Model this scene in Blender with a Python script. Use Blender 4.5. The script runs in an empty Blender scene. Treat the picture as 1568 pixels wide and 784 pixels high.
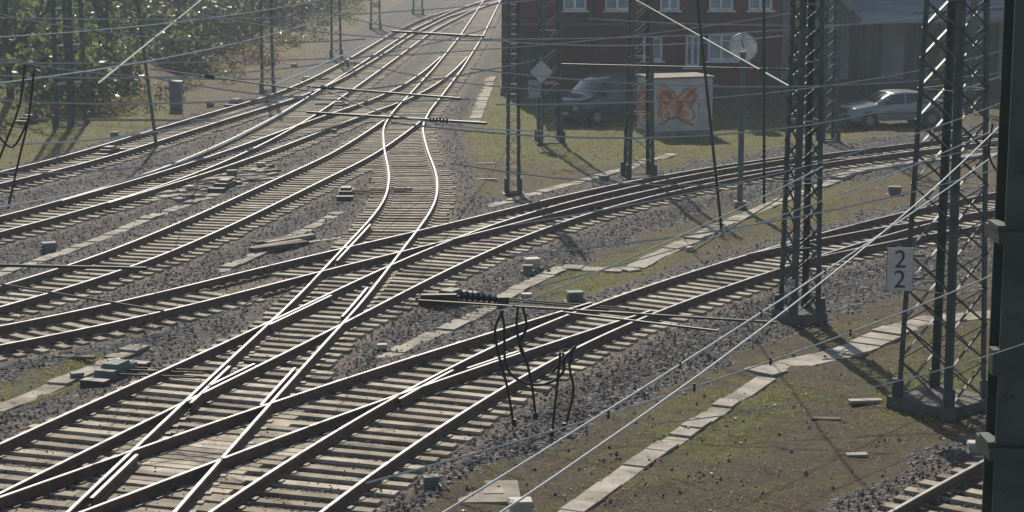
import bpy, math, random
import numpy as np
from mathutils import Vector, Matrix
random.seed(7); rng=np.random.default_rng(7)
sc=bpy.context.scene
# ---------- survey: photo geometry -> world metres (camera 8.7 m above the track bed)
F=3000.;UC=784.;VC=392.;H=8.7;TH=math.atan(538/3000)
CT,ST=math.cos(TH),math.sin(TH)
def ray(u,v):
    a=u-UC;b=v-VC
    return Vector((a, F*CT-b*ST, -F*ST-b*CT))
def G(u,v,z=0.):
    d=ray(u,v);t=(z-H)/d.z
    return Vector((d.x*t,d.y*t,z))
def PY(u,v,Y):
    d=ray(u,v);t=Y/d.y
    return Vector((d.x*t,Y,H+d.z*t))
# ---------- materials
def nt(name):
    m=bpy.data.materials.new(name);m.use_nodes=True
    return m,m.node_tree.nodes,m.node_tree.links,m.node_tree.nodes['Principled BSDF']
def M(name,c,rough=.7,metal=0.,var=.25,scale=3.,bump=0.,bs=25.,c2=None):
    m,N,L,P=nt(name)
    tc=N.new('ShaderNodeTexCoord');no=N.new('ShaderNodeTexNoise')
    no.inputs['Scale'].default_value=scale;no.inputs['Detail'].default_value=6
    L.new(tc.outputs['Object'],no.inputs['Vector'])
    r=N.new('ShaderNodeValToRGB')
    r.color_ramp.elements[0].position=.3;r.color_ramp.elements[1].position=.7
    a=[x*(1-var) for x in c]; b=c2 if c2 else [min(1,x*(1+var)) for x in c]
    r.color_ramp.elements[0].color=(*a,1);r.color_ramp.elements[1].color=(*b,1)
    L.new(no.outputs['Fac'],r.inputs['Fac']);L.new(r.outputs['Color'],P.inputs['Base Color'])
    P.inputs['Roughness'].default_value=rough;P.inputs['Metallic'].default_value=metal
    if bump:
        n2=N.new('ShaderNodeTexNoise');n2.inputs['Scale'].default_value=bs;n2.inputs['Detail'].default_value=4
        L.new(tc.outputs['Object'],n2.inputs['Vector'])
        bp=N.new('ShaderNodeBump');bp.inputs['Strength'].default_value=bump;bp.inputs['Distance'].default_value=.02
        L.new(n2.outputs['Fac'],bp.inputs['Height']);L.new(bp.outputs['Normal'],P.inputs['Normal'])
    return m
def LEAF(name,c,rough=.5,tr=.4,var=.3):
    m=M(name,c,rough,0,var,1.5);N=m.node_tree.nodes;L=m.node_tree.links;P=N['Principled BSDF'];out=N['Material Output']
    t=N.new('ShaderNodeBsdfTranslucent');t.inputs['Color'].default_value=(*[min(1,x*1.7) for x in c],1)
    x=N.new('ShaderNodeMixShader');x.inputs[0].default_value=tr;L.new(P.outputs[0],x.inputs[1]);L.new(t.outputs[0],x.inputs[2]);L.new(x.outputs[0],out.inputs['Surface']);return m
# ---------- mesh builder
class MB:
    def __init__(s): s.v=[];s.f=[];s.m=[]
    def quad(s,pts,m=0):
        n=len(s.v);s.v+= [tuple(p) for p in pts];s.f.append(tuple(range(n,n+len(pts))));s.m.append(m)
    def hexa(s,P,m=0):
        n=len(s.v);s.v+=[tuple(p) for p in P]
        for q in ((0,3,2,1),(4,5,6,7),(0,1,5,4),(1,2,6,5),(2,3,7,6),(3,0,4,7)):
            s.f.append(tuple(n+i for i in q));s.m.append(m)
    def box(s,c,size,rz=0.,m=0,top=1.):
        cx,cy,cz=c;a,b,h=size[0]/2,size[1]/2,size[2]
        co,si=math.cos(rz),math.sin(rz);P=[]
        for z,k in ((cz,1.),(cz+h,top)):
            for x,y in ((-a,-b),(a,-b),(a,b),(-a,b)):
                x*=k;y*=k
                P.append((cx+x*co-y*si,cy+x*si+y*co,z))
        s.hexa(P,m)
    def beam(s,p,q,w,h=None,m=0,up=None):
        p=Vector(p);q=Vector(q);h=h or w;d=(q-p)
        if d.length<1e-5:return
        d.normalize();u=up or (Vector((0,0,1)) if abs(d.z)<.95 else Vector((0,1,0)))
        r=d.cross(u).normalized();u=r.cross(d)
        P=[]
        for c in (p,q):
            for a,b in ((-1,-1),(1,-1),(1,1),(-1,1)): P.append(c+r*(a*w/2)+u*(b*h/2))
        s.hexa(P,m)
    def tube(s,p,q,r,n=8,m=0,r2=None,cap=True):
        p=Vector(p);q=Vector(q);r2=r if r2 is None else r2;d=q-p
        if d.length<1e-5:return
        d.normalize();u=Vector((0,0,1)) if abs(d.z)<.95 else Vector((1,0,0))
        a=d.cross(u).normalized();b=a.cross(d);k=len(s.v)
        for c,rr in ((p,r),(q,r2)):
            for i in range(n):
                t=2*math.pi*i/n;s.v.append(tuple(c+a*(math.cos(t)*rr)+b*(math.sin(t)*rr)))
        for i in range(n):
            j=(i+1)%n;s.f.append((k+i,k+j,k+n+j,k+n+i));s.m.append(m)
        if cap:
            s.f.append(tuple(k+i for i in range(n))[::-1]);s.m.append(m)
            s.f.append(tuple(k+n+i for i in range(n)));s.m.append(m)
    def path(s,pts,r,n=6,m=0):
        for a,b in zip(pts[:-1],pts[1:]): s.tube(a,b,r,n,m,cap=False)
    def obj(s,name,mats,parent=None,smooth=False):
        me=bpy.data.meshes.new(name);me.from_pydata(s.v,[],s.f)
        for m in mats: me.materials.append(m)
        me.polygons.foreach_set('material_index',s.m)
        if smooth: me.polygons.foreach_set('use_smooth',[True]*len(s.f))
        me.update()
        o=bpy.data.objects.new(name,me);sc.collection.objects.link(o)
        if parent:o.parent=parent
        return o
def empty(name,loc=(0,0,0),rz=0):
    o=bpy.data.objects.new(name,None);sc.collection.objects.link(o);o.location=loc;o.rotation_euler[2]=rz;return o
def text(name,body,loc,rot,size,mat,parent=None,ext=.003,off=0.,shear=0.):
    c=bpy.data.curves.new(name,'FONT');c.body=body;c.size=size;c.extrude=ext;c.offset=off;c.shear=shear
    c.align_x='CENTER';c.align_y='CENTER';c.materials.append(mat)
    o=bpy.data.objects.new(name,c);sc.collection.objects.link(o);o.location=loc;o.rotation_euler=rot
    if parent:o.parent=parent
    return o
# ---------- tracks (centre lines)
TR=[
('B',[(-300,860),(-100,765),(0,718),(120,660),(240,603),(350,553),(450,506),(540,460),(640,409),(740,366),(850,326),(1000,288),(1200,250),(1400,226),(1568,204),(1800,180)],3.),
('D',[(280,880),(400,784),(517,705),(640,628),(760,558),(865,508),(950,472),(1050,439),(1150,407),(1250,375),(1330,352),(1400,334),(1540,302),(1750,262)],3.),
('F',[(60,920),(187,784),(300,668),(400,565),(505,460),(549,408),(588,362),(617,328),(632,300),(633,268),(621,230),(616,195),(630,170),(650,148),(686,105),(722,55),(748,10),(765,-20),(790,-50)],1.6),
('E',[(-250,560),(-100,537),(0,517),(120,494),(240,468),(430,417),(560,386),(700,354),(850,314),(1000,280),(1150,254),(1260,240)],2.5),
('C',[(-200,870),(0,800),(100,765),(240,708),(400,650),(600,583),(740,537),(865,497),(950,471)],3.),
('M',[(1180,397),(1250,381),(1320,367),(1400,352),(1540,330),(1750,300)],2.),
('G',[(-200,510),(0,457),(100,428),(200,394),(330,338),(460,276),(540,238),(590,205),(617,185)],2.),
('HA',[(-200,395),(0,346),(150,305),(280,262),(380,218),(450,180),(500,148),(545,118),(600,80),(650,45),(705,18),(770,-5),(860,-30)],2.5),
('HB',[(130,311),(280,267),(400,226),(480,195),(540,173),(595,155),(640,133),(672,110),(695,88)],2.5),
('J',[(-200,318),(0,275),(130,243),(250,205),(360,171),(440,148),(500,122),(560,88),(610,56),(670,26),(740,6),(800,-14),(880,-35)],3.),
('K',[(1300,890),(1385,836),(1470,784),(1540,742),(1640,686),(1750,632)],2.),
]
STEP=.46
def resample(P,step):
    P=np.array(P);d=np.r_[0,np.cumsum(np.linalg.norm(np.diff(P,axis=0),axis=1))]
    n=max(3,int(d[-1]/step));t=np.linspace(0,d[-1],n+1)
    return np.c_[np.interp(t,d,P[:,0]),np.interp(t,d,P[:,1])]
tracks={}
for name,pts,sg in TR:
    P=[tuple(G(u,v,.2))[:2] for u,v in pts]
    P=resample(P,.3);k=int(sg*3/.3)
    s0=P[0]-P[1];s1=P[-1]-P[-2]
    Q=np.vstack([P[0]+s0*np.arange(k,0,-1)[:,None],P,P[-1]+s1*np.arange(1,k+1)[:,None]])
    w=np.exp(-.5*(np.arange(-k,k+1)*.3/sg)**2);w/=w.sum()
    S=np.c_[np.convolve(Q[:,0],w,'valid'),np.convolve(Q[:,1],w,'valid')]
    tracks[name]=resample(S,STEP)
names=[t[0] for t in TR]
def frames(P):
    T=np.gradient(P,axis=0);T/=np.linalg.norm(T,axis=1)[:,None]
    return T,np.c_[-T[:,1],T[:,0]]
steel=M('rail_head_steel',(.26,.265,.27),.5,.65,.3,3)
rust=M('rail_web_rust',(.12,.07,.046),.75,.1,.4,8)
slp=[M('sleeper_a',(.36,.315,.24),.85,0,.4,3,.5,60),M('sleeper_b',(.27,.23,.175),.85,0,.4,3,.5,60),M('sleeper_c',(.45,.4,.32),.85,0,.35,3,.5,60),M('sleeper_d',(.18,.145,.11),.85,0,.4,3,.5,60)]
dark_iron=M('dark_iron',(.06,.043,.034),.6,.2,.3,9)
prof=[(-.07,0),(.07,0),(.07,.015),(.012,.035),(.012,.105),(.034,.12),(.034,.145),(.024,.152),(-.024,.152),(-.034,.145),(-.034,.12),(-.012,.105),(-.012,.035),(-.07,.015)]
def sweep(mb,P,N,off,z0):
    k=len(mb.v);n=len(prof)
    for p,nn in zip(P,N):
        for a,b in prof: mb.v.append((p[0]+nn[0]*(off+a),p[1]+nn[1]*(off+a),z0+b))
    for i in range(len(P)-1):
        for j in range(n):
            j2=(j+1)%n
            mb.f.append((k+i*n+j,k+i*n+j2,k+(i+1)*n+j2,k+(i+1)*n+j));mb.m.append(1 if j in(6,7,8) else 0)
SZ=.06
for idx,name in enumerate(names):
    P=tracks[name];T,N=frames(P);mb=MB()
    for i in range(len(P)):
        p=P[i]
        skip=False
        for o in names[:idx]:
            if np.min(np.linalg.norm(tracks[o]-p,axis=1))<2.5: skip=True;break
        if skip: continue
        lo,hi=-1.27,1.27
        for o in names[idx+1:]:
            Q=tracks[o]-p;al=Q@T[i];la=Q@N[i]
            w=np.where((np.abs(la)<2.75)&(np.abs(al)<.4))[0]
            if len(w):
                j=w[np.argmin(np.abs(al[w]))];lo=min(lo,la[j]-1.27);hi=max(hi,la[j]+1.27)
        lo+=random.uniform(-.07,.07);hi+=random.uniform(-.07,.07)
        a=math.atan2(N[i][1],N[i][0])+random.uniform(-.02,.02);c=p+N[i]*(lo+hi)/2+T[i]*random.uniform(-.025,.025)
        mb.box((c[0],c[1],-.1),(hi-lo,.2+random.uniform(-.02,.02),.1+SZ+random.uniform(-.012,.004)),a,random.choices([2,3,4,5],[4,4,2,1])[0],.985)
    for i in range(len(P)):
        for sgn in(-1,1):
            c=P[i]+N[i]*sgn*.7535
            if P[i][1]<75: mb.box((c[0],c[1],SZ-.012),(.34,.14,.026+idx*.0004),math.atan2(N[i][1],N[i][0]),6)
    sweep(mb,P,N,.7535,SZ+.012+idx*.003);sweep(mb,P,N,-.7535,SZ+.012+idx*.003)
    mb.obj('railway_track',[rust,steel]+slp+[dark_iron])
mb=MB()
for nm,a,b,off in (('F',(545,412),(600,352),.62),('F',(330,640),(400,568),.62),('F',(330,640),(400,568),-.62),('D',(640,628),(720,580),.62),('C',(640,570),(740,537),-.62),('F',(470,500),(520,445),-.62),('B',(430,516),(540,460),.62),('F',(190,780),(260,710),.62),('B',(240,603),(330,562),-.62)):
    P=tracks[nm];T,N=frames(P);A=np.array(G(*a))[:2];B=np.array(G(*b))[:2]
    i=int(np.argmin(np.linalg.norm(P-A,axis=1)));j=int(np.argmin(np.linalg.norm(P-B,axis=1)));i,j=min(i,j),max(i,j)
    if j-i>2: sweep(mb,P[i:j],N[i:j],off,SZ+.02)
mb.obj('check_rails',[rust,steel])
# ---------- ground
allP=np.vstack([tracks[n] for n in names]).astype(np.float32)
def inpoly(X,Y,poly):
    r=np.zeros(X.shape,bool);n=len(poly)
    for i in range(n):
        x1,y1=poly[i];x2,y2=poly[(i+1)%n]
        c=((y1>Y)!=(y2>Y))&(X<(x2-x1)*(Y-y1)/(y2-y1+1e-12)+x1);r^=c
    return r
GP=[[(560,860),(640,775),(760,712),(900,642),(1000,590),(1120,545),(1200,505),(1300,470),(1420,432),(1568,398),(1800,340),(1800,560),(1520,655),(1400,705),(1250,784),(1150,860)],
[(745,462),(800,432),(870,402),(940,372),(1010,345),(1090,318),(1200,292),(1330,268),(1568,232),(1800,205),(1800,240),(1568,276),(1400,302),(1250,340),(1130,375),(1000,418),(900,450),(820,470)],
[(705,185),(722,240),(725,300),(790,300),(900,275),(1000,250),(1200,222),(1400,198),(1568,178),(1900,150),(1900,90),(900,90),(760,60),(745,120)],
[(0,252),(110,225),(240,188),(330,160),(430,118),(490,84),(540,50),(590,15),(640,-10),(700,-60),(100,-60),(-300,100),(-400,330)],
[(-50,570),(60,556),(190,528),(215,532),(150,575),(60,612),(-50,650)],
]
GREEN=[([(720,150),(1000,150),(1200,190),(1130,225),(980,245),(740,235)],.42),([(-400,330),(0,250),(110,225),(250,190),(230,150),(-300,140)],.5),
([(860,405),(1010,372),(1060,350),(1030,400),(960,435),(860,455)],.46),([(1100,560),(1230,590),(1100,690),(960,740),(980,690)],.28),([(1170,300),(1300,275),(1250,330),(1130,350)],.28),
([(1290,560),(1568,470),(1568,560),(1400,640)],.2),([(-50,570),(190,528),(150,575),(-50,650)],.3),([(740,270),(1200,215),(1400,195),(1200,190),(900,235)],.18)]
GPW=[[tuple(G(u,v))[:2] for u,v in p] for p in GP]
edgeY=[0,60,77,85,95,122,160,260];edgeX=[-26,-24,-20.5,-17,-16.5,-16.,-15.,-10.]
xs=np.arange(-56,56.1,.2);ys=[22.]
while ys[-1]<215: ys.append(ys[-1]*1.006)
ys=np.array(ys);XX,YY=np.meshgrid(xs,ys)
fx=XX.ravel().astype(np.float32);fy=YY.ravel().astype(np.float32);dist=np.empty(len(fx),np.float32)
for a in range(0,len(fx),20000):
    b=a+20000
    dist[a:b]=np.sqrt(((fx[a:b,None]-allP[None,:,0])**2+(fy[a:b,None]-allP[None,:,1])**2).min(1))
def fbm(x,y,sc_):
    v=np.zeros_like(x);a=1.
    for k in range(4):
        s=sc_*2**k;v+=a*np.sin(x*s*1.3+2.1*np.sin(y*s*.9+k)+k*3)*np.cos(y*s*1.1+1.7*np.sin(x*s*.8+2*k));a*=.55
    return v
gm=np.zeros(fx.shape)
jx=fx+.35*fbm(fx,fy,1.1);jy=fy+.5*fbm(fy,fx,.8)
wts=[1,.95,1,1,.6]
for w,p in zip(wts,GPW): gm=np.maximum(gm,w*inpoly(jx,jy,p))
gg=np.zeros(fx.shape)
for p,w in GREEN: gg=np.maximum(gg,w*inpoly(jx,jy,[tuple(G(u,v))[:2] for u,v in p]))
def blur(a,n):
    a=a.reshape(XX.shape)
    for _ in range(n): a[1:-1,1:-1]=(a[1:-1,1:-1]*2+a[2:,1:-1]+a[:-2,1:-1]+a[1:-1,2:]+a[1:-1,:-2])/6
    return a.ravel()
gmr=blur(gm,3)*np.clip((dist-1.5)/.5,0,1);gg=blur(gg,14)
ex=np.interp(fy,edgeY,edgeX)
def sm(a,b,x):
    t=np.clip((x-a)/(b-a),0,1);return t*t*(3-2*t)
hill=np.clip(ex-fx,0,16)*.33
zz=-.13*sm(1.55,2.7,dist)+.02*fbm(fx,fy,2.3)*sm(1.3,1.8,dist)+.05*fbm(fx,fy,.5)*sm(3,5,dist)+hill+.025*rng.random(len(fx))*(dist>1.3)
nx,ny=len(xs),len(ys)
I=np.arange(nx*ny).reshape(ny,nx)
fc=np.stack([I[:-1,:-1],I[:-1,1:],I[1:,1:],I[1:,:-1]],-1).reshape(-1,4)
me=bpy.data.meshes.new('ground');me.vertices.add(nx*ny);me.vertices.foreach_set('co',np.c_[fx,fy,zz].astype(np.float32).ravel())
me.loops.add(fc.size);me.loops.foreach_set('vertex_index',fc.ravel().astype(np.int32))
me.polygons.add(len(fc));me.polygons.foreach_set('loop_start',(np.arange(len(fc))*4).astype(np.int32))
me.update(calc_edges=True);me.validate()
me.polygons.foreach_set('use_smooth',np.ones(len(fc),bool))
for nm,ar in (('grassmask',gmr),('trackdist',dist),('greenness',gg)):
    at=me.attributes.new(nm,'FLOAT','POINT');at.data.foreach_set('value',ar.astype(np.float32))
gr=bpy.data.objects.new('ground',me);sc.collection.objects.link(gr)
def ground_mat():
    m,N,L,P=nt('ballast_and_soil')
    tc=N.new('ShaderNodeTexCoord').outputs['Object']
    def noise(s,d=4,r=.6):
        n=N.new('ShaderNodeTexNoise');n.inputs['Scale'].default_value=s;n.inputs['Detail'].default_value=d;n.inputs['Roughness'].default_value=r
        L.new(tc,n.inputs['Vector']);return n.outputs['Fac']
    def ramp(f,st):
        r=N.new('ShaderNodeValToRGB');e=r.color_ramp.elements
        while len(e)<len(st): e.new(.5)
        for i,(p,c) in enumerate(st): e[i].position=p;e[i].color=(*c,1)
        L.new(f,r.inputs['Fac']);return r.outputs['Color']
    def mix(f,a,b,t='MIX'):
        x=N.new('ShaderNodeMix');x.data_type='RGBA';x.blend_type=t
        if hasattr(f,'is_linked') : L.new(f,x.inputs[0])
        else: x.inputs[0].default_value=f
        L.new(a,x.inputs[6])
        if isinstance(b,tuple): x.inputs[7].default_value=(*b,1)
        else: L.new(b,x.inputs[7])
        return x.outputs[2]
    def math_(op,a,b):
        x=N.new('ShaderNodeMath');x.operation=op;x.use_clamp=False
        for i,v in enumerate((a,b)):
            if hasattr(v,'is_linked'): L.new(v,x.inputs[i])
            else: x.inputs[i].default_value=v
        return x.outputs[0]
    def mr(v,a,b):
        x=N.new('ShaderNodeMapRange');L.new(v,x.inputs[0]);x.inputs[1].default_value=a;x.inputs[2].default_value=b;return x.outputs[0]
    def attr(n):
        a=N.new('ShaderNodeAttribute');a.attribute_name=n;return a.outputs['Fac']
    vo=N.new('ShaderNodeTexVoronoi');vo.inputs['Scale'].default_value=15;L.new(tc,vo.inputs['Vector'])
    sx=N.new('ShaderNodeSeparateColor');L.new(vo.outputs['Color'],sx.inputs[0])
    st=ramp(sx.outputs[0],[(0,(.016,.016,.019)),(.55,(.042,.041,.045)),(.85,(.08,.077,.08)),(1,(.27,.26,.25))])
    big=noise(.6,5)
    st=mix(mr(big,.35,.7),st,(.85,.74,.62),'MULTIPLY')
    brown=ramp(sx.outputs[1],[(0,(.055,.04,.027)),(.5,(.14,.105,.073)),(.85,(.23,.18,.13)),(1,(.38,.32,.25))])
    dd=math_('ADD',attr('trackdist'),math_('MULTIPLY',noise(1.6,4),1.2))
    c=mix(mr(dd,2.35,1.55),st,brown)
    n1=noise(.9,8,.7);n2=noise(9,10,.82);n3=noise(.35,4);n4=noise(38,5,.8)
    soil=ramp(n2,[(.34,(.05,.036,.022)),(.47,(.125,.095,.058)),(.55,(.18,.14,.086)),(.66,(.34,.28,.185))])
    soil=mix(mr(n4,.4,.62),soil,(.42,.36,.29),'MULTIPLY')
    green=ramp(n2,[(.36,(.045,.052,.01)),(.5,(.14,.145,.028)),(.66,(.33,.31,.07))])
    green=mix(mr(n4,.45,.66),green,(.5,.5,.4),'MULTIPLY')
    g2=math_('ADD',math_('ADD',math_('MULTIPLY',n1,.8),math_('MULTIPLY',n3,.5)),attr('greenness'))
    veg=mix(mr(g2,.64,.86),soil,green)
    veg=mix(mr(noise(2.2,6,.75),.52,.7),veg,(.58,.53,.5),'MULTIPLY')
    gf=math_('ADD',attr('grassmask'),math_('MULTIPLY',math_('SUBTRACT',noise(3.5,7,.7),.5),1.3))
    gfac=mr(gf,.42,.62)
    c=mix(gfac,c,veg)
    L.new(c,P.inputs['Base Color']);P.inputs['Roughness'].default_value=.85;P.inputs['Specular IOR Level'].default_value=.3
    b1=N.new('ShaderNodeBump');b1.inputs['Strength'].default_value=1.;b1.inputs['Distance'].default_value=.05;b1.invert=True
    L.new(vo.outputs['Distance'],b1.inputs['Height'])
    b2=N.new('ShaderNodeBump');b2.inputs['Strength'].default_value=1.;b2.inputs['Distance'].default_value=.11
    L.new(n2,b2.inputs['Height'])
    x=N.new('ShaderNodeMix');x.data_type='VECTOR';L.new(gfac,x.inputs[0]);L.new(b1.outputs[0],x.inputs[4]);L.new(b2.outputs[0],x.inputs[5])
    L.new(x.outputs[1],P.inputs['Normal'])
    return m
gmat=ground_mat();me.materials.append(gmat)
mb=MB();mb.quad([(-1500,-300,-.5),(1500,-300,-.5),(1500,3000,-.5),(-1500,3000,-.5)])
mb.obj('terrain',[M('far_soil',(.13,.12,.08),.9,0,.3,.05)])
def gz(x,y):
    i=min(max(int(np.searchsorted(ys,y)),1),ny-1);j=min(max(int(round((x+56)/.2)),0),nx-1);k=i*nx+j
    return float(zz[k]),float(gmr[k]),float(dist[k]),float(gg[k])
stoneM=[M('stone_grey',(.07,.068,.072),.6,0,.35,20),M('stone_pale',(.3,.285,.26),.6,0,.3,20),M('stone_dark',(.03,.029,.032),.55,0,.3,20),M('stone_brown',(.15,.108,.07),.7,0,.3,20)]
mb=MB()
for _ in range(90000):
    Y=24+66*random.random()**1.4;X=random.uniform(-.28,.28)*Y
    z,g,d,_g=gz(X,Y)
    if g>.4 and random.random()>.05: continue
    r=random.uniform(.016,.042)
    if d<1.35:
        q=random.random()
        if q<.5: continue
        if q>.88: z=SZ-.01;r*=.6
    a=random.random()*6
    P=[(X+math.cos(a+k*math.pi/2)*r*random.uniform(.7,1.3),Y+math.sin(a+k*math.pi/2)*r*random.uniform(.7,1.3),z+r*random.uniform(0,.5)) for k in range(4)]
    t=(X,Y,z+r*random.uniform(.8,1.4));k=len(mb.v);mb.v+=P+[t];m=random.choices([0,1,2,3],[5,1.3,6,2] if d>1.6 else [2,1.5,1.5,6])[0]
    for i in range(4): mb.f.append((k+i,k+(i+1)%4,k+4));mb.m.append(m)
mb.obj('ballast_stones',stoneM)
grassM=[LEAF('grass_dry',(.38,.3,.15),.7,.35),LEAF('grass_green',(.18,.21,.05),.6,.4),LEAF('grass_brown',(.2,.145,.08),.7,.3)]
mb=MB()
for _ in range(110000):
    Y=26+110*random.random()**1.3;X=random.uniform(-.3,.28)*Y
    z,g,d,gn=gz(X,Y)
    if g<.5: continue
    n=math.sin(X*.9+2*math.sin(Y*.4))+math.sin(Y*.7+1.3*X*.5)+gn*3
    if n<random.uniform(-1.6,1.6): continue
    m=random.choices([0,1,2],[4,.4+8*gn,3])[0]
    for b in range(3):
        a=random.random()*6.28;w=random.uniform(.003,.009)*(1+Y/80);h=random.uniform(.008,.035)*(1+Y/60+gn*1.5);l=random.uniform(.02,.08)
        x=X+random.uniform(-.12,.12);y=Y+random.uniform(-.12,.12)
        mb.quad([(x-w*math.cos(a),y-w*math.sin(a),z-.01),(x+w*math.cos(a),y+w*math.sin(a),z-.01),(x+l*math.sin(a),y+l*math.cos(a),z+h)],m)
mb.obj('grass',grassM)
# ---------- cable troughs and slab paths
conc=M('pale_concrete',(.33,.3,.25),.85,0,.35,2.5,.5,40)
conc2=M('weathered_concrete',(.24,.21,.17),.85,0,.4,2.5,.5,40)
def trough(pts,w,z=0.,name='cable_trough',m=None,slab=.5):
    P=resample([tuple(G(u,v))[:2] for u,v in pts],slab);mb=MB()
    for a,b in zip(P[:-1],P[1:]):
        c=(a+b)/2;d=b-a;L_=np.linalg.norm(d);an=math.atan2(d[1],d[0])+random.uniform(-.02,.02)
        g=gz(c[0],c[1])[0]
        mb.box((c[0]+random.uniform(-.01,.01),c[1]+random.uniform(-.015,.015),g-.1),(L_-.01,w,.1+.03+z+random.uniform(-.006,.006)),an,random.choice([0,0,1]))
    mb.obj(name,m or [conc,conc2])
trough([(820,820),(880,770),(990,690),(1090,625),(1175,568)],.38)
trough([(1160,562),(1225,545),(1300,528),(1370,500),(1450,480),(1600,462)],.7,name='footpath')
trough([(590,548),(680,500),(740,468),(800,432),(862,403)],.4)
trough([(862,403),(910,405),(968,408),(1000,388),(1050,366),(1100,342),(1140,325)],.5)
trough([(1140,325),(1220,292),(1310,262),(1420,246),(1600,228)],.45)
trough([(745,312),(830,288),(930,262),(1030,232)],.4)
trough([(-40,632),(50,598),(110,570),(160,550),(215,528)],.42)
trough([(-60,435),(60,394),(150,362),(235,328),(330,296),(420,262)],.38)
trough([(335,412),(400,382),(460,352),(520,325)],.35)
trough([(725,185),(735,160),(745,135),(752,115)],.5)
# ---------- lattice masts
mastM=M('mast_green_paint',(.055,.075,.07),.5,.1,.4,2.5)
footM=M('mast_footing',(.12,.115,.1),.9,0,.35,3,.4,30)
def mast(base,w0,w1,h,rot,leg=.09,dia=.045,panel=1.,blk=None,name='lattice_mast',pat='X',depth=None,arms=()):
    mb=MB();bx,by=base[0],base[1];dz=gz(bx,by)[0]
    def corner(i,z):
        t=z/h;k=(w0*(1-t)+w1*t)/2;kd=k if depth is None else depth/2*(1-t*.3)
        x,y=((-k,-kd),(k,-kd),(k,kd),(-k,kd))[i]
        return Vector((bx+x*math.cos(rot)-y*math.sin(rot),by+x*math.sin(rot)+y*math.cos(rot),z+dz))
    for i in range(4):
        c0,c1=corner(i,0),corner(i,h);n1=(corner((i+1)%4,0)-c0).normalized();n2=(corner((i+3)%4,0)-c0).normalized()
        mb.beam(c0+n1*leg/2,c1+n1*leg/2,leg,.016,0,n2);mb.beam(c0+n2*(leg/2+.009),c1+n2*(leg/2+.009),leg,.016,0,n1)
    z=.15;flip=0
    while z<h-.2:
        t=z/h;w=(w0*(1-t)+w1*t);z2=min(z+max(w,.35)*panel,h)
        for i in range(4):
            j=(i+1)%4
            if pat=='X' or flip%2==0: mb.beam(corner(i,z),corner(j,z2),dia,.012)
            if pat=='X' or flip%2==1: mb.beam(corner(j,z+.004),corner(i,z2+.004),dia,.012)
            if pat=='L' or flip%3==0: mb.beam(corner(i,z),corner(j,z),dia,.012)
        z=z2;flip+=1
    for i in range(4):
        c=corner(i,0);mb.box((c.x,c.y,dz-.02),(.24,.24,.05),rot,0)
        for a in(0,1): mb.beam(c+Vector((0,0,.02)),corner((i+1+2*a)%4,0)+Vector((0,0,.02)),.09,.07)
        g=corner(i,.5);mb.beam(c,g,leg*1.9,leg*1.2,0)
    for az,l in arms:
        c=Vector((bx,by,dz+az));mb.beam(c,c+Vector((-l,0,.1)),.07,.07);mb.beam(c+Vector((0,0,1.1)),c+Vector((-l*.9,0,.1)),.05,.05);mb.beam(c+Vector((0,0,-.9)),c+Vector((-l*.6,0,.06)),.04,.04)
    b=blk or w0*1.35
    mb.box((bx,by,dz-.5),(b,b if depth is None else depth*1.6,.5+(.2 if blk else .06)-.02),rot,1,.97)
    return mb.obj(name,[mastM,footM])
m1=G(1441,612);mast(m1,1.12,.6,11,math.radians(42),.1,.05,.62,blk=1.4)
m2=G(1224,482);mast(m2,.66,.42,11,math.radians(20),.1,.05,.75,blk=.9)
m3=G(978,268);mast(m3,.86,.5,10,math.radians(8),.1,.05,.8)
m4=G(842,214);mast(m4,.85,.55,11,math.radians(8),.1,.05,.85,arms=((6.6,2.6),))
m5=G(786,291);mast(m5,.4,.3,9.5,math.radians(3),.075,.055,.85,pat='L',depth=.3)
m6=G(1268,212);mast(m6,.6,.45,11,math.radians(10),.08,.05,.8)
for u,v,w in ((410,138,.6),(515,88,.6),(97,190,.6),(122,185,.6),(575,42,.7),(1495,170,.7),(640,20,.8)):
    mast(G(u,v),w,w*.7,12,math.radians(5),.09,.055,.9,name='lattice_mast',arms=((6.,2.4),) if v<140 else ())
pg=M('post_green_paint',(.045,.065,.06),.5,.1,.35,2);pgr=M('post_bracket',(.055,.065,.058),.6,.1,.35,3)
pc=PY(1564,392,15.);mb=MB();x,y=pc.x,15.
mb.box((x,y-.16,-.3),(.36,.022,13.),0,0);mb.box((x,y+.16,-.3),(.36,.022,13.),0,0);mb.box((x,y,-.3),(.018,.296,13.),0,0)
for v in (355,682):
    z=PY(1556,v,15).z;mb.box((x,y,z-.06),(.48,.46,.1),0,0);mb.box((x-.2,y-.05,z+.041),(.09,.3,.04),0,1)
z=PY(1530,548,15).z;mb.box((x-.2,y-.1,z-.1),(.06,.14,.2),0,0)
for v in (150,260,480,600,740):
    z=PY(1530,v,15).z
    for s in (-.12,-.06): mb.tube((x+s,y-.172,z),(x+s,y-.19,z),.012,6,1)
mb.obj('steel_post',[pg,pgr])
galv=M('galvanised_steel',(.2,.22,.23),.5,.4,.2,4)
mb=MB();p=G(1133,312);mb.tube(p,p+Vector((0,0,4.4)),.085,12);mb.box((p.x,p.y,-.1),(.35,.35,.18),0,1);mb.tube(p+Vector((0,0,4.4)),p+Vector((0,0,4.48)),.1,12)
mb.obj('signal_post',[M('post_grey',(.11,.13,.13),.6,.2,.2,4),conc2])
mb=MB();p=G(240,228);q=p+Vector((-.75,0,7.5));mb.tube(p,q,.065,8,0,.045);mb.box((p.x,p.y,-.2),(.5,.5,.28),0,1);mb.obj('catenary_pole',[mastM,conc2])
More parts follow.
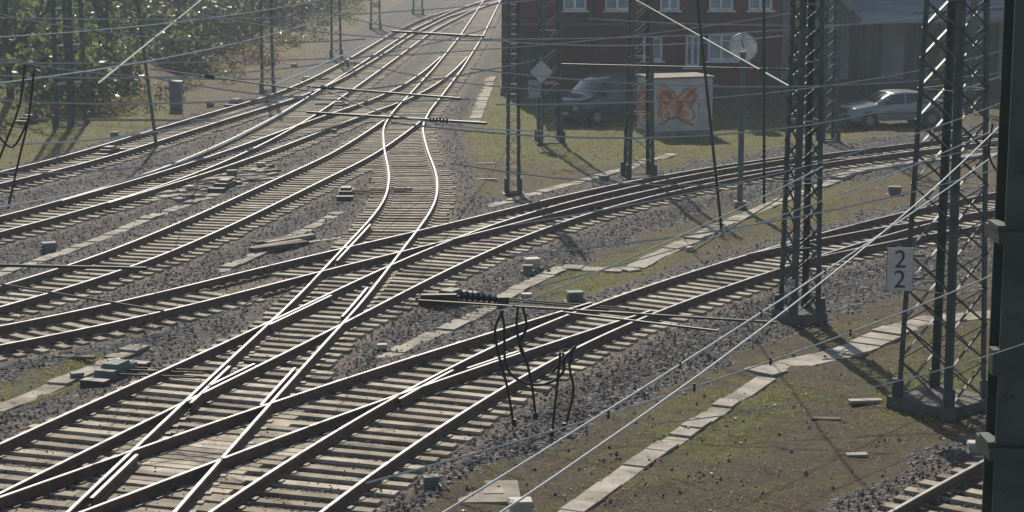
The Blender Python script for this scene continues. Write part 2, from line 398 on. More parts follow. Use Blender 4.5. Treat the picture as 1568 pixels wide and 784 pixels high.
mb=MB();p=G(270,165);z=gz(p.x,p.y)[0];mb.box((p.x,p.y,z),(.5,.4,1.2),0,0);mb.box((p.x,p.y,z+1.2),(.58,.48,.06),0,0);mb.box((p.x,p.y-.21,z+.1),(.42,.02,1.),0,0);mb.obj('relay_cabinet',[M('cabinet_blue',(.1,.15,.18),.5)])
# ---------- signs
white=M('sign_white',(.6,.56,.54),.5,0,.14,6);black=M('sign_black',(.03,.03,.03),.5);greyback=M('sign_back',(.2,.21,.22),.5,.3);fade=M('sign_faded',(.36,.37,.37),.6,0,.15,6)
def board(name,c,w,h,frame=.02,pm=None):
    e=empty(name,c);mb=MB()
    mb.box((0,0,-h/2),(w,.02,h),0,0)
    mb.box((0,.02,-h/2-frame),(w+2*frame,.018,h+2*frame),0,1)
    mb.box((0,.1,-.03),(.06,.16,.06),0,1)
    mb.obj('plate',[pm or white,greyback],e);return e
c=PY(1378,413,m1.y-.85)
e=board('hectometre_sign',c,.44,.74,.012)
text('digit_upper','2',(0,-.014,.17),(math.pi/2,0,0),.44,black,e,off=.0);text('digit_lower','2',(0,-.014,-.18),(math.pi/2,0,0),.44,black,e,off=.0)
mb=MB();mb.box((.2,.13,.2),(.5,.03,.04));mb.box((.2,.13,-.2),(.5,.03,.04));mb.obj('bracket',[mastM],e)
c=PY(829,110,m4.y-.62)
e=empty('diamond_sign',c);mb=MB();r=.42
for yy_,rr,m in ((0,r,0),(.012,r+.04,1)):
    P=[(0,-rr),(rr,0),(0,rr),(-rr,0)]
    mb.hexa([(a,yy_-.008,b) for a,b in P]+[(a,yy_+.003,b) for a,b in P],m)
mb.tube((.0,.05,-(c.z)),(0,.05,.5),.035,8,1);mb.obj('plate',[white,greyback],e)
c2=PY(818,137,m4.y-.62);e=board('speed_sign',c2,.42,.62,.02,fade)
text('digits','70',(0,-.014,.02),(math.pi/2,0,0),.34,black,e,off=.0)
mb=MB();mb.tube((.12,.08,-c2.z),(.12,.08,.3),.03,8,0);mb.obj('post',[greyback],e)
c=PY(1211,435,m2.y-.48);e=board('mast_number_plate',c,.16,.18,.01);text('digits','N2',(0,-.012,0),(math.pi/2,0,0),.12,black,e)
cp=PY(1138,73,80.);e=empty('station_clock',cp);mb=MB()
mb.tube((0,-.09,0),(0,.09,0),.6,40,0);mb.tube((0,-.095,0),(0,-.092,0),.55,40,1)
for k in range(12):
    a=k*math.pi/6;mb.beam((math.sin(a)*.42,-.1,math.cos(a)*.42),(math.sin(a)*.5,-.1,math.cos(a)*.5),.04,.01,2)
mb.beam((0,-.105,0),(.2,-.105,.2),.06,.01,2);mb.beam((0,-.11,0),(-.1,-.11,.38),.045,.01,2)
mb.tube((0,.02,-.62),(0,.02,-cp.z),.07,10,0);mb.obj('dial_and_post',[galv,M('clock_face',(.8,.79,.75),.5),black],e)
# ---------- buildings
def brick_mat():
    m,N,L,P=nt('brick_wall');tc=N.new('ShaderNodeTexCoord');mp=N.new('ShaderNodeMapping');mp.inputs['Rotation'].default_value=(math.pi/2,0,0)
    L.new(tc.outputs['Object'],mp.inputs['Vector'])
    b=N.new('ShaderNodeTexBrick');b.inputs['Scale'].default_value=4.;b.inputs['Color1'].default_value=(.2,.055,.036,1);b.inputs['Color2'].default_value=(.11,.035,.025,1);b.inputs['Mortar'].default_value=(.13,.095,.08,1);b.inputs['Mortar Size'].default_value=.012
    L.new(mp.outputs[0],b.inputs['Vector'])
    n=N.new('ShaderNodeTexNoise');n.inputs['Scale'].default_value=.6;n.inputs['Detail'].default_value=6;L.new(tc.outputs['Object'],n.inputs['Vector'])
    x=N.new('ShaderNodeMix');x.data_type='RGBA';x.blend_type='MULTIPLY';x.inputs[0].default_value=.8;L.new(b.outputs['Color'],x.inputs[6]);L.new(n.outputs['Fac'],x.inputs[7])
    L.new(x.outputs[2],P.inputs['Base Color']);P.inputs['Roughness'].default_value=.85;return m
brick=brick_mat();glass=M('window_glass',(.28,.34,.38),.08,0,.45,.8);wframe=M('window_frame_white',(.78,.79,.78),.5)  # glass base colour is pale blue, with the sky's reflection painted in
plaster=M('grey_render',(.26,.3,.33),.85,0,.35,.35,.2,20);roofm=M('roof_felt',(.07,.07,.075),.8);darkdoor=M('dark_door',(.025,.03,.034),.5)
def facade(e,x0,x1,z0,z1,y,ops,wall,depth=14,bars=2):
    mb=MB();xb=sorted({x0,x1,*[o[0] for o in ops],*[o[1] for o in ops]});zb=sorted({z0,z1,*[o[2] for o in ops],*[o[3] for o in ops]})
    for a,b in zip(xb[:-1],xb[1:]):
        for c,d in zip(zb[:-1],zb[1:]):
            mx,mz=(a+b)/2,(c+d)/2
            if any(o[0]<mx<o[1] and o[2]<mz<o[3] for o in ops): continue
            mb.quad([(a,y,c),(b,y,c),(b,y,d),(a,y,d)])
    mb.quad([(x0,y,z0),(x0,y,z1),(x0,y+depth,z1),(x0,y+depth,z0)]);mb.quad([(x1,y,z0),(x1,y+depth,z0),(x1,y+depth,z1),(x1,y,z1)])
    mb.quad([(x0,y+depth,z0),(x0,y+depth,z1),(x1,y+depth,z1),(x1,y+depth,z0)])
    R=.18
    for a,b,c,d,*k in ops:
        mb.quad([(a,y,c),(a,y,d),(a,y+R,d),(a,y+R,c)]);mb.quad([(b,y,c),(b,y+R,c),(b,y+R,d),(b,y,d)])
        mb.quad([(a,y,d),(b,y,d),(b,y+R,d),(a,y+R,d)]);mb.quad([(a,y,c),(a,y+R,c),(b,y+R,c),(b,y,c)])
    mb.obj('walls',[wall],e)
    w=MB()
    for o in ops:
        a,b,c,d=o[:4];door=len(o)>4
        w.quad([(a,y+R-.01,c),(b,y+R-.01,c),(b,y+R-.01,d),(a,y+R-.01,d)],2 if door else 0)
        t=.11;yy_=y+R-.06;fm=3 if door else 1
        for p,q in (((a,c+t/2),(b,c+t/2)),((a,d-t/2),(b,d-t/2))): w.beam((p[0],yy_,p[1]),(q[0],yy_,q[1]),.06,t,fm)
        nb=max(2,int((b-a)/.8)+1)
        for i in range(nb+1):
            x=a+t/2+(b-a-t)*i/nb;w.beam((x,yy_+.003,c+t),(x,yy_+.003,d-t),t,.055,fm,Vector((0,1,0)))
        if not door: w.box(((a+b)/2,y-.05,c-.08),(b-a+.2,.2,.07),0,1)
    w.obj('windows',[glass,wframe,darkdoor,mastM],e)
    r=MB();r.box(((x0+x1)/2,y+depth/2,z1),(x1-x0+.6,depth+.6,.35),0,0);r.obj('roof',[roofm],e)
    r=MB();r.box(((x0+x1)/2,y-.04,z0-.3),(x1-x0+.1,.07,.8),0,0);r.obj('plinth',[M('plinth_stone',(.09,.085,.08),.9,0,.3,2)],e)
YB=92.;ux=lambda u,Y=YB: PY(u,60,Y).x
e=empty('brick_building')
ops=[(ux(a),ux(b),3.85,5.8) for a,b in ((862,898),(926,964),(1085,1122),(1145,1182),(1010,1040))]
ops+=[(ux(a),ux(b),7.2,8.9) for a,b in ((862,898),(926,964),(1010,1040),(1085,1122),(1145,1182))]
ops+=[(ux(1084),ux(1146),1.5,2.75),(ux(985),ux(1015),1.5,2.6),(ux(792),ux(826),.2,2.5,1),(ux(1050),ux(1072),1.2,2.7)]
facade(e,ux(768),ux(1195),-.3,12.,YB,ops,brick)
mb=MB();mb.box(((ux(768)+ux(1195))/2,YB-.04,3.15),(ux(1195)-ux(768),.08,.12));mb.tube((ux(905),YB-.1,0),(ux(905),YB-.1,12),.06,8,1);mb.tube((ux(1078),YB-.1,0),(ux(1078),YB-.1,12),.06,8,1);mb.obj('cornice_and_downpipes',[M('cornice',(.14,.11,.1),.8),darkdoor],e)
e=empty('concrete_hall');YC=97.
vx=lambda u: PY(u,60,YC).x
ops=[(vx(a),vx(b),.1,2.9,1) for a,b in ((1215,1262),(1300,1352),(1385,1440),(1475,1530))]+[(vx(a),vx(b),4.4,5.6) for a,b in ((1330,1385),(1420,1480),(1515,1570))]
facade(e,vx(1197),vx(1900),-.3,9,YC,ops,plaster,16)
mb=MB();x0,x1=vx(1285),vx(1900);mb.hexa([(x0,YC-6,3.35),(x1,YC-6,3.35),(x1,YC-.02,3.9),(x0,YC-.02,3.9),(x0,YC-6,3.55),(x1,YC-6,3.55),(x1,YC-.02,4.1),(x0,YC-.02,4.1)],0)
for k in range(6): mb.tube((x0+.4+k*3.8,YC-5.6,-.2),(x0+.4+k*3.8,YC-5.6,3.4),.09,8,1)
mb.beam((vx(1205),YC-3,7.6),(vx(1300),YC-3,3.2),.25,.4,0);mb.beam((vx(1205),YC-2,7.6),(vx(1300),YC-2,3.2),.1,.2,1)
mb.obj('canopy_and_stair',[plaster,mastM],e)
# graffiti hut
hp=G(1040,204);e=empty('equipment_hut',(hp.x-.1,hp.y+1.1,0),math.radians(19))
hw=M('hut_white_paint',(.55,.54,.52),.75,0,.25,1.2,.2,15)
mb=MB();w,d,h=2.45,1.7,2.08
mb.box((0,0,-.2),(w,d,h+.2),0,0);mb.box((0,0,h),(w+.14,d+.14,.08),0,1);mb.box((0,0,-.2),(w+.08,d+.08,.26),0,1)
mb.obj('walls_and_roof',[hw,conc2],e)
gred=M('graffiti_red',(.5,.12,.06),.6,0,.3,3);gor=M('graffiti_orange',(.7,.33,.19),.6,0,.25,3);gbl=M('graffiti_dark',(.2,.13,.13),.6);gwh=M('graffiti_pale',(.72,.62,.56),.6,0,.1,3)
def stroke(mb,P,wd,y,m,side=False,n=6):
    Q=[Vector((a,b)) for a,b in P];out=[]
    for i in range(len(Q)-1):
        p0=Q[max(i-1,0)];p1=Q[i];p2=Q[i+1];p3=Q[min(i+2,len(Q)-1)]
        for k in range(n):
            t=k/n;out.append(.5*((2*p1)+(p2-p0)*t+(2*p0-5*p1+4*p2-p3)*t*t+(-p0+3*p1-3*p2+p3)*t**3))
    out.append(Q[-1]);L_=[];R_=[]
    for i,c in enumerate(out):
        t=(out[min(i+1,len(out)-1)]-out[max(i-1,0)]).normalized();nn=Vector((-t.y,t.x));f=wd/2*(.55+.55*math.sin(math.pi*min(1,(i+.6)/len(out))))
        L_.append(c+nn*f);R_.append(c-nn*f)
    for i in range(len(out)-1):
        q=[L_[i],L_[i+1],R_[i+1],R_[i]]
        mb.quad([((-w/2-y,-a.x,a.y) if side else (a.x,-d/2-y,a.y)) for a in q],m)
# wild-style piece: two big rounded lobes with a pinched waist, loops and drips
fills=[([(-1.08,1.62),(-.8,1.45),(-.5,1.1),(-.2,.95)],.62),([(-.95,.55),(-.7,.8),(-.4,.95),(-.1,1.0)],.6),([(-.3,1.0),(0,1.15),(.28,1.45),(.5,1.62)],.56),([(-.3,.95),(.02,.8),(.22,.6),(.34,.42)],.5),([(-.55,1.0),(-.3,1.02),(.05,1.0)],.6)]
lines=[([(-.95,1.5),(-.72,1.62),(-.55,1.35),(-.75,1.15),(-.95,1.3),(-.95,1.5)],.1),([(-.85,.75),(-.65,.9),(-.48,.72),(-.62,.5),(-.82,.58),(-.85,.75)],.1),([(-.35,1.35),(-.1,1.1),(-.28,.75)],.15),([(.02,1.3),(.28,1.55),(.48,1.4),(.25,1.12),(.02,1.3)],.11),([(.0,.95),(.22,.85),(.32,.62),(.1,.55)],.11),([(-1.1,1.75),(-.4,1.3),(.1,1.32),(.58,1.78)],.09),([(-1.0,.32),(-.4,.6),(.05,.42),(.45,.26)],.09)]
mb=MB();n=0
for lt,wd in fills:
    stroke(mb,lt,wd+.09,.004+n*.001,0);stroke(mb,lt,wd,.012+n*.001,1);n+=1
for lt,wd in lines:
    stroke(mb,lt,wd,.02+n*.001,2 if n%3 else 3);n+=1
for lt in ([(-.7,.4),(-.6,1.2),(-.3,1.7)],[(-.3,1.6),(.1,1.1),(-.2,.5)],[(.2,1.75),(.0,1.1),(.5,.5)],[(.55,1.7),(.3,1.2),(.6,.7)],[(-.75,.9),(0,.8),(.7,1.)]):
    for wd,m,yy_ in ((.44,1,.004),(.22,2,.02)): stroke(mb,lt,wd,yy_+n*.001,m,True)
    n+=1
mb.obj('graffiti',[gbl,gor,gred,gwh],e)
mb=MB();mb.box((.88,-d/2-.005,.12),(.56,.01,1.75),0,0);mb.box((.66,-d/2-.03,1.),(.04,.04,.12),0,1);mb.obj('door',[M('hut_door',(.48,.47,.45),.7),darkdoor],e)
# ---------- vehicles
tyre=M('tyre_rubber',(.02,.02,.02),.85);hub=M('wheel_hub',(.2,.21,.22),.4,.6);cglass=M('car_glass',(.05,.07,.08),.06,0,.2,1);chrome=M('headlamp',(.5,.52,.52),.15,.3)
def vehicle(name,loc,rz,paint,prof_,W,belt,glassx,shield,wheels,L_,wr=.33):
    e=empty(name,loc,rz);pm=M(name+'_paint',paint,.25,.25,.08,1)
    xs_=sorted({p[0] for p in prof_}|{g for gg_ in glassx for g in gg_}|set(shield));xs_=sorted(set(xs_+list(np.linspace(0,L_,17))))
    px=[p[0] for p in prof_];pz=[p[1] for p in prof_];mb=MB();rings=[]
    for x in xs_:
        t=float(np.interp(x,px,pz));b=min(belt,t-.06);en=min(1,.86+.14*min(x,L_-x)/.35)
        k=max(0,(t-belt))/(max(pz)-belt);wt=W*(1-.04-.12*k)*en;w=W*en
        zs=[(.28,w*.94),(.5,w),(b*.8,w*1.0),(b,w*.975),(t-.05,wt),(t,wt*.9)]
        rings.append([(x,-a,z) for z,a in zs]+[(x,0,t+.02)]+[(x,a,z) for z,a in zs[::-1]])
    n=len(rings[0]);
    for r in rings: mb.v+=r
    for i in range(len(rings)-1):
        xm=(xs_[i]+xs_[i+1])/2
        for j in range(n-1):
            m=0
            if j in(3,8) and any(a<xm<b for a,b in glassx): m=1
            if j in(4,5,6,7) and (shield[0]<xm<shield[1] or (len(shield)>2 and shield[2]<xm<shield[3])): m=1
            mb.f.append((i*n+j,(i+1)*n+j,(i+1)*n+j+1,i*n+j+1));mb.m.append(m)
    mb.f.append(tuple(range(n)));mb.m.append(0);k=(len(rings)-1)*n;mb.f.append(tuple(range(k,k+n))[::-1]);mb.m.append(0)
    mb.obj('body',[pm,cglass],e,True)
    p=MB()
    for x in wheels:
        for s in(-1,1):
            p.tube((x,s*W*.80,wr),(x,s*(W+.005),wr),wr+.07,22,0);p.tube((x,s*W*.82,wr),(x,s*(W+.02),wr),wr,22,1);p.tube((x,s*W,wr),(x,s*(W+.03),wr),wr*.6,14,2)
    p.box((.02,0,.3),(.16,W*1.66,.2),0,0);p.box((L_,0,.3),(.14,W*1.66,.2),0,0)
    for s in(-1,1):
        p.box((.06,s*W*.66,.62),(.16,.3,.17),0,3);p.box((shield[0]+.35,s*(W+.1),belt),(.1,.18,.2),0,0);p.box((L_-.04,s*W*.75,.75),(.1,.16,.3),0,4)
        p.box((L_*.55,s*(W+.004),.55),(L_*.5,.02,.05),0,0)
    p.box((-.03,0,.62),(.08,W*.9,.14),0,0);p.box((-.075,0,.4),(.02,.5,.11),0,3)
    p.obj('wheels_lights_trim',[darkdoor,tyre,hub,chrome,gred],e)
vp=G(884,186);a=math.radians(34)
vehicle('parked_van',(vp.x-.45,vp.y-.2,-.1),a,(.035,.065,.1),[(0,.9),(.15,1.02),(.75,1.2),(1.4,1.82),(1.65,1.93),(4.5,1.96),(4.75,1.8),(4.85,1.1)],.95,1.14,[(1.15,2.1),(2.2,3.2),(3.3,4.5)],(.85,1.42),(.85,3.95),4.85)
cp_=G(1290,190)
vehicle('parked_car',(cp_.x,cp_.y,-.1),math.radians(14),(.26,.28,.29),[(0,.68),(.2,.8),(1.1,.95),(1.9,1.36),(2.3,1.4),(3.1,1.37),(3.8,1.05),(4.3,.98),(4.4,.7)],.87,.93,[(1.6,2.3),(2.38,3.3)],(1.15,1.85,3.15,3.75),(.8,3.5),4.4,.31)
# ---------- boxes and machines near the track
creme=M('box_cream',(.46,.43,.35),.7,0,.15,4);greybox=M('box_grey_green',(.13,.15,.135),.7,0,.25,4)
def jbox(u,v,s,mt,rz=.2):
    p=G(u,v);g=gz(p.x,p.y)[0];mb=MB();rz=rz+random.uniform(-.3,.3)
    mb.box((p.x,p.y,g-.05),(.38*s,.28*s,.26*s),rz,0,.95);mb.box((p.x,p.y,g-.05+.26*s),(.43*s,.33*s,.05),rz,0,.9);mb.box((p.x,p.y,g-.06),(.52*s,.42*s,.08),rz,1)
    mb.tube((p.x+.18*s,p.y-.1*s,g+.1),(p.x+.5*s,p.y-.25*s,g-.03),.015,6,1)
    mb.obj('junction_box',[mt,conc2])
for a in ((797,776,.85,creme),(660,745,.6,greybox),(815,408,.9,creme),(808,414,.6,greybox),(75,378,.9,greybox),(880,460,.9,greybox),(175,553,.6,creme),(585,536,.5,creme),(545,232,.5,creme),(175,205,.8,greybox),(322,160,.8,greybox),(806,452,.6,creme),(1370,292,1.,greybox),(1495,696,.7,creme),(925,272,.7,greybox),(1455,205,.9,creme),(400,258,.7,creme),(355,270,.8,greybox),(290,292,.6,creme),(118,572,.6,greybox),(235,575,.5,greybox),(510,205,.7,greybox),(450,100,.8,greybox),(1055,378,.5,creme)): jbox(*a)
def pmach(u,v,nm,dark=0):
    p=G(u,v);P=tracks[nm];k=int(np.argmin(np.linalg.norm(P-np.array([p.x,p.y]),axis=1)));T,N=frames(P)
    a=math.atan2(T[k][1],T[k][0]);mb=MB();q=Vector((P[k][0],P[k][1],.1))
    mb.box((p.x,p.y,-.05),(.95,.42,.25),a,dark,.93);mb.box((p.x,p.y,.2),(.5,.36,.08),a,dark,.85)
    for s in(-.25,.1,.3):
        o=Vector((T[k][0]*s,T[k][1]*s,.08));mb.tube(Vector((p.x,p.y,.02))+o,q+o,.022,6,2)
    for s in(-.75,.75): mb.box((p.x+T[k][0]*s,p.y+T[k][1]*s,-.05),(.22,.5,.16),a,2)
    mb.obj('point_machine',[greybox,dark_iron,dark_iron])
for a in ((178,576,'B',0),(168,236,'J',1),(362,161,'J',1),(45,186,'J',1),(538,101,'J',1),(530,300,'F',1),(345,288,'HA',1),(520,165,'HA',1),(690,462,'D',1),(470,126,'J',1),(606,75,'HA',1)): pmach(*a)
wood=M('old_timber',(.1,.072,.05),.85,0,.4,6)
mb=MB()
for i in range(46):
    u=random.uniform(240,420);p=G(u,302-(u-255)*.25+random.uniform(-11,11));mb.box((p.x,p.y,-.12+random.uniform(0,.1)),(random.uniform(.3,1.1),random.uniform(.15,.35),.14),random.uniform(.3,1.2),random.choice([0,0,0,1]))
for i in range(5):
    p=G(random.uniform(405,495),378-random.uniform(0,12));mb.box((p.x,p.y,-.08+.012*i),(1.7,.18,.1),.8+random.uniform(-.12,.12),i%2)
mb.obj('concrete_rubble',[conc,wood])
mb=MB()
for u,v,l,a in ((742,246,.7,.1),(740,272,.9,0),(1265,631,.5,-.1),(115,548,.8,-.1),(1312,687,.35,.1),(1325,604,.6,.1)):
    p=G(u,v);mb.box((p.x,p.y,gz(p.x,p.y)[0]-.01),(l,.16,.05),a,0 if u in(742,740,1312,1325) else 1)
mb.obj('old_sleeper_pieces',[conc,wood])
p=G(745,745);mb=MB();mb.box((p.x,p.y,-.16),(1.0,1.1,.09),.05,0);mb.box((p.x+.1,p.y,-.07),(.3,.3,.012),.05,1);mb.obj('concrete_slab',[conc2,conc])
mb=MB()
for _ in range(110):
    p=G(random.uniform(100,1500),random.uniform(200,780));g=gz(p.x,p.y)
    if g[2]<1.7: continue
    s=random.uniform(.015,.045);mb.box((p.x,p.y,g[0]),(s*1.6,s,.02+s*.3),random.random()*3,0,.8)
mb.obj('litter',[white])
# ---------- overhead line
wireM=M('overhead_wire',(.45,.48,.49),.4,.4,.1,1);wireD=M('dark_cable',(.02,.022,.024),.5);ins=M('insulator_glaze',(.03,.06,.06),.1)
W=MB()
def wire(a,b,sag=.15,r=.011,m=0,n=14):
    p=G(*a);q=G(*b);pts=[]
    for i in range(n+1):
        t=i/n;c=p.lerp(q,t);c.z-=sag*4*t*(1-t);pts.append(c)
    W.path(pts,r,5,m);return pts
wires=[((655,800,5.6),(1620,165,5.6),.1,.007),((560,740,5.6),(1600,385,5.6),.12,.006),((700,830,6.2),(1600,120,6.9),.2,.0055),
((780,392,5.6),(1640,222,5.6),.2,.009),((760,478,5.6),(1260,255,6.2),.05,.005),((820,440,5.4),(1640,140,6.4),.2,.006),
((600,188,5.6),(1640,72,5.6),.9,.015),((-60,95,5.6),(1240,15,5.6),.5,.014),((-60,60,6.2),(620,-30,6.2),.3,.014),((150,128,5.6),(330,-18,5.2),0,.018),
((-60,150,5.4),(820,92,5.6),.4,.015),((230,118,5.4),(720,152,5.2),.2,.015),((720,105,5.6),(1640,98,5.6),.4,.015),((-60,220,5.6),(480,132,5.6),.3,.013),
((-60,325,5.6),(470,150,5.6),.3,.010),((-60,25,6.5),(900,-10,6.2),.3,.014),((-40,132,6.),(620,-20,6.),.4,.013),((420,130,5.5),(760,-30,5.5),.1,.014),
((740,60,5.7),(1640,-10,5.7),.4,.014),((-60,570,5.6),(400,455,5.6),.1,.006),((690,250,5.5),(1640,180,5.5),.6,.009),((480,15,6.),(1200,55,6.),.5,.014),((-60,8,6.8),(560,60,6.2),.3,.013),
((1000,650,5.6),(1640,500,5.6),.1,.004),((900,28,6.),(1640,12,6.),.3,.014),((-60,112,5.8),(760,40,5.8),.5,.013),((-60,78,5.8),(430,120,5.6),.2,.013),((300,20,6.),(780,62,5.8),.2,.013),((560,165,5.5),(830,200,5.5),.1,.010),((780,345,5.6),(1640,110,5.8),.3,.007),((-60,262,5.5),(560,176,5.5),.3,.011),((760,160,5.6),(1640,45,5.6),.5,.012),((540,95,5.6),(1100,130,5.6),.3,.011)]
allw=[wire(a,b,s,r) for a,b,s,r in wires]
for wi,ts in ((0,(.18,.27,.36,.48)),(1,(.25,.36,.47,.6))):
    pts=allw[wi]
    for t in ts:
        k=t*14;i=int(k);p=pts[i].lerp(pts[i+1],k-i);W.tube(p+Vector((0,0,-.03)),p+Vector((0,0,.025)),.01,6,1)
W.obj('overhead_wires',[wireM,wireD])
def insul(mb,p,q,m=0,n=9,r=.055):
    p=Vector(p);q=Vector(q)
    for i in range(n):
        a=p.lerp(q,(i+.1)/n);b=p.lerp(q,(i+.6)/n);mb.tube(a,b,r,14,m,r*.45)
    mb.tube(p,q,r*.35,8,m)
def mk(name,*L_):
    mb=MB()
    for a,b,r,iu in L_:
        p=G(*a);q=G(*b);mb.tube(p,q,r,8,0)
        if iu is not None:
            k=(q-p).normalized();c=p.lerp(q,iu);sz=(H-c.z)/4;insul(mb,c-k*.22*sz,c+k*.22*sz,1,6,.04*sz+.008)
    mb.obj(name,[mastM,ins])
mk('cantilever_arm',((640,460,5.5),(1190,494,5.5),.010,None),((860,478,5.5),(1100,507,5.5),.010,None))
mk('cantilever_arm',((-60,405,5.5),(225,411,5.5),.016,None),((-60,425,5.5),(250,476,5.5),.010,None))
mk('cantilever_arm',((470,132,5.4),(705,151,5.4),.022,.15),((500,138,5.4),(560,165,5.3),.014,None))
mk('cantilever_arm',((470,172,5.4),(745,189,5.4),.022,.75))
mk('cantilever_arm',((600,48,5.6),(740,56,5.6),.03,.3))
mk('cantilever_arm',((965,-5,6.),(1208,132,5.8),.018,.9),((860,98,5.6),(1208,106,5.6),.014,.95))
mk('cantilever_arm',((230,105,5.6),(480,140,5.6),.014,.4))
mk('cantilever_arm',((1060,385,5.),(1200,300,5.4),.009,None))
mk('cantilever_arm',((1400,20,6.2),(1600,10,6.2),.02,.5))
for (ut,ub,vb,Y) in ((1062,1106,362,24.),(1170,1170,312,26.)):
    mb=MB();q=PY(ub,vb,Y);t=PY(ut,-60,Y);mb.tube(t,q,.018,8,0);d=(q-t).normalized();insul(mb,q-d*.28,q,1,5,.042);insul(mb,q-d*.8,q-d*.6,1,3,.034);mb.obj('hanger_rod',[mastM,ins])
def loop(mb,pts,Y,r=.018):
    P=[PY(u,v,Y+k*.02) for k,(u,v) in enumerate(pts)];out=[]
    for i in range(len(P)-1):
        p0=P[max(i-1,0)];p1=P[i];p2=P[i+1];p3=P[min(i+2,len(P)-1)]
        for k in range(6):
            t=k/6;out.append(.5*((2*p1)+(p2-p0)*t+(2*p0-5*p1+4*p2-p3)*t*t+(-p0+3*p1-3*p2+p3)*t**3))
    out.append(P[-1]);mb.path(out,r,6)
mb=MB();Y=16.3;r=.0125
loop(mb,[(770,476),(758,505),(764,545),(776,590),(787,652)],Y,r);loop(mb,[(766,474),(772,500),(775,560),(800,585),(835,588),(862,570),(862,540)],Y,r)
loop(mb,[(793,470),(792,510),(808,560),(816,600),(820,642)],Y,r);loop(mb,[(800,468),(806,500),(796,530),(808,555)],Y,r)
loop(mb,[(858,540),(852,600),(845,668)],Y,r);loop(mb,[(880,532),(872,560),(878,600),(864,658)],Y,r);loop(mb,[(845,570),(868,545),(882,530)],Y,r)
for u,v in ((787,652),(820,642),(845,668),(864,658)): p=PY(u,v,Y);mb.tube(p,p+Vector((0,0,.06)),.02,8)
mb.obj('jumper_cables',[wireD])
mb=MB();Y=22.
loop(mb,[(38,100),(30,160),(10,215),(-8,260)],Y,.013);loop(mb,[(52,108),(44,180),(30,240),(12,320)],Y,.013);loop(mb,[(-5,205),(20,225),(45,180)],Y,.013)
loop(mb,[(1520,190),(1515,240),(1540,280)],18.,.01);mb.obj('jumper_cables',[wireD])
mb=MB()
p=PY(672,459,16.6);mb.box((p.x,p.y,p.z-.04),(.36,.08,.09),.05,0,.85);mb.tube(PY(636,458,16.6),PY(704,455,16.6),.014,6,0)
insul(mb,PY(704,453,16.6),PY(764,459,16.6),1,7,.064);p=PY(770,463,16.6);mb.box((p.x,p.y,p.z-.05),(.1,.07,.1),.1,0)
mb.obj('section_insulator',[dark_iron,ins])
# ---------- vegetation
leafM=[LEAF('leaf_dark',(.028,.044,.018),.4,.25),LEAF('leaf_mid',(.065,.1,.028),.35,.35),LEAF('leaf_olive',(.15,.165,.05),.4,.4),LEAF('leaf_brown',(.1,.072,.045),.7,.2),LEAF('leaf_straw',(.25,.2,.115),.7,.3)]
def leafmass(name,blobs):
    V=[];Mi=[]
    for X,Y,zc,R,n,pal,s0,s1,sx in blobs:
        d=rng.normal(size=(n,3));d/=np.linalg.norm(d,axis=1)[:,None];rr=R*(rng.random(n)**.35)*(1+.25*np.sin(d[:,0]*5+d[:,2]*4+X))
        C=np.c_[X+d[:,0]*rr*sx,Y+d[:,1]*rr*sx,zc+d[:,2]*rr]
        A=rng.normal(size=(n,3));A/=np.linalg.norm(A,axis=1)[:,None];B=np.cross(A,rng.normal(size=(n,3)));B/=np.linalg.norm(B,axis=1)[:,None]
        s=rng.uniform(s0,s1,n)[:,None]
        V.append(np.stack([C-A*s-B*s*.5,C+A*s*.2-B*s*.6,C+A*s+B*s*.3,C-A*s*.1+B*s*.7],1).reshape(-1,3));Mi.append(rng.choice(pal,n))
    V=np.vstack(V);Mi=np.concatenate(Mi);nq=len(Mi)
    me=bpy.data.meshes.new(name);me.vertices.add(nq*4);me.vertices.foreach_set('co',V.astype(np.float32).ravel())
    me.loops.add(nq*4);me.loops.foreach_set('vertex_index',np.arange(nq*4,dtype=np.int32));me.polygons.add(nq);me.polygons.foreach_set('loop_start',np.arange(nq,dtype=np.int32)*4)
    for m in leafM: me.materials.append(m)
    me.update(calc_edges=True);me.polygons.foreach_set('material_index',Mi.astype(np.int32));o=bpy.data.objects.new(name,me);sc.collection.objects.link(o)
bl=[]
for _ in range(250):
    Y=random.uniform(66,200);e_=float(np.interp(Y,edgeY,edgeX));off=random.random()**1.1*20+.8
    X=e_-off
    if X< -.3*Y-3: continue
    z0=min(off,16)*.33;green=(X<-.17*Y) or random.random()<.4
    R=random.uniform(.9,2.3)*(1.+.25*(off>4))
    pal=random.choice([[0,0,1,1,2],[0,1,2,2],[0,0,0,1]]) if green else random.choice([[3,3,2,0,0],[3,4,3,0],[0,0,3,1]])
    bl.append((X,Y,z0+R*.55,R,random.randint(480,800),pal,.06,.17*(1+Y/300),1.15))
# low dry brambles scattered on the verge in front of the wood
for _ in range(90):
    Y=random.uniform(80,175);e_=float(np.interp(Y,edgeY,edgeX));X=e_+random.uniform(-1.5,3.2);R=random.uniform(.25,.7)
    if gz(X,Y)[2]<2.6: continue
    bl.append((X,Y,R*.3,R,90,random.choice([[3,4,4],[3,4,2],[2,1,4]]),.05,.12,1.5))
leafmass('bushes',bl)
bark=M('bark',(.05,.042,.034),.9,0,.35,4)
def tree(X,Y,h):
    mb=MB();z0=gz(max(-55,X),Y)[0]-.2
    def br(p,d,l,r,dep):
        q=p+d*l;mb.tube(p,q,r,6 if dep>1 else 4,0,r*.62,cap=False)
        if dep==0: return
        for k in range(3):
            nd=(d+Vector((random.gauss(0,.5),random.gauss(0,.5),random.gauss(.15,.35)))).normalized();br(p.lerp(q,random.uniform(.55,1)),nd,l*random.uniform(.55,.8),r*.55,dep-1)
    br(Vector((X,Y,z0)),Vector((random.gauss(0,.05),0,1)).normalized(),h*.36,.17,4);mb.obj('bare_tree',[bark])
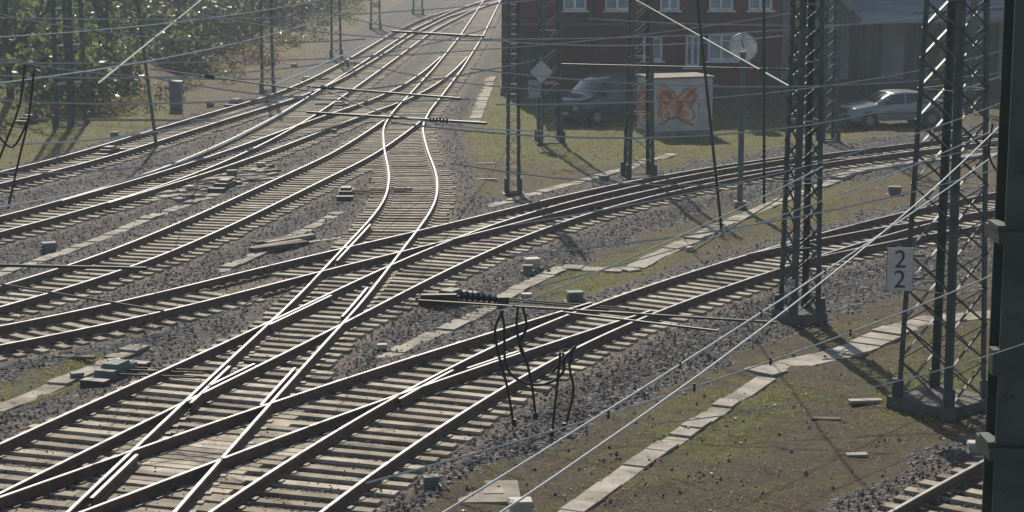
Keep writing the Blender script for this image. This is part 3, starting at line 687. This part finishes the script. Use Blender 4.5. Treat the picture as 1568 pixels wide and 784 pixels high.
for X,Y,h in ((-21,82,9),(-18.3,90,8),(-24,90,10),(-19,112,9),(-17.5,133,9),(-16.5,148,9),(-22,104,10),(-13,182,9),(-20,150,11)): tree(X,Y,h)
bl=[]
for _ in range(80):
    R=random.uniform(2,4);bl.append((random.uniform(-32,4),random.uniform(214,240),R*.8+random.uniform(0,3.5),R,260,random.choice([[0,3,3,2,4],[0,0,1,2]]),.2,.45,1.))
leafmass('distant_trees',bl)
# ---------- haze
mb=MB();mb.box((0,120,-2),(320,300,30));o=mb.obj('haze',[])
m=bpy.data.materials.new('haze_air');m.use_nodes=True;N=m.node_tree.nodes;N.clear();vs=N.new('ShaderNodeVolumeScatter');vs.inputs['Color'].default_value=(.76,.88,1,1);vs.inputs['Density'].default_value=.0008;vs.inputs['Anisotropy'].default_value=.4
out=N.new('ShaderNodeOutputMaterial');m.node_tree.links.new(vs.outputs[0],out.inputs['Volume']);o.data.materials.append(m)
# ---------- light, world, camera
EL=math.radians(40);AZ=math.radians(-8.5)
sd=Vector((math.sin(AZ)*math.cos(EL),math.cos(AZ)*math.cos(EL),math.sin(EL)))
l=bpy.data.lights.new('sun','SUN');l.energy=5.;l.angle=math.radians(.5);l.color=(1,.92,.79)
lo=bpy.data.objects.new('sun',l);sc.collection.objects.link(lo);lo.rotation_euler=(-sd).to_track_quat('-Z','Y').to_euler();lo.location=(0,0,60)
w=bpy.data.worlds.new('World');sc.world=w;w.use_nodes=True;N=w.node_tree.nodes;sk=N.new('ShaderNodeTexSky');sk.sky_type='NISHITA';sk.sun_disc=False;sk.sun_elevation=EL;sk.sun_rotation=AZ
w.node_tree.links.new(sk.outputs[0],N['Background'].inputs['Color']);N['Background'].inputs['Strength'].default_value=.085
cam=bpy.data.cameras.new('camera');co=bpy.data.objects.new('camera',cam);sc.collection.objects.link(co);co.location=(0,0,H);co.rotation_euler=(math.pi/2-TH,0,0)
cam.sensor_width=36;cam.lens=F/1568*36;cam.clip_end=4000;cam.clip_start=.5;sc.camera=co
sc.view_settings.view_transform='Standard';sc.view_settings.look='None';sc.view_settings.exposure=0
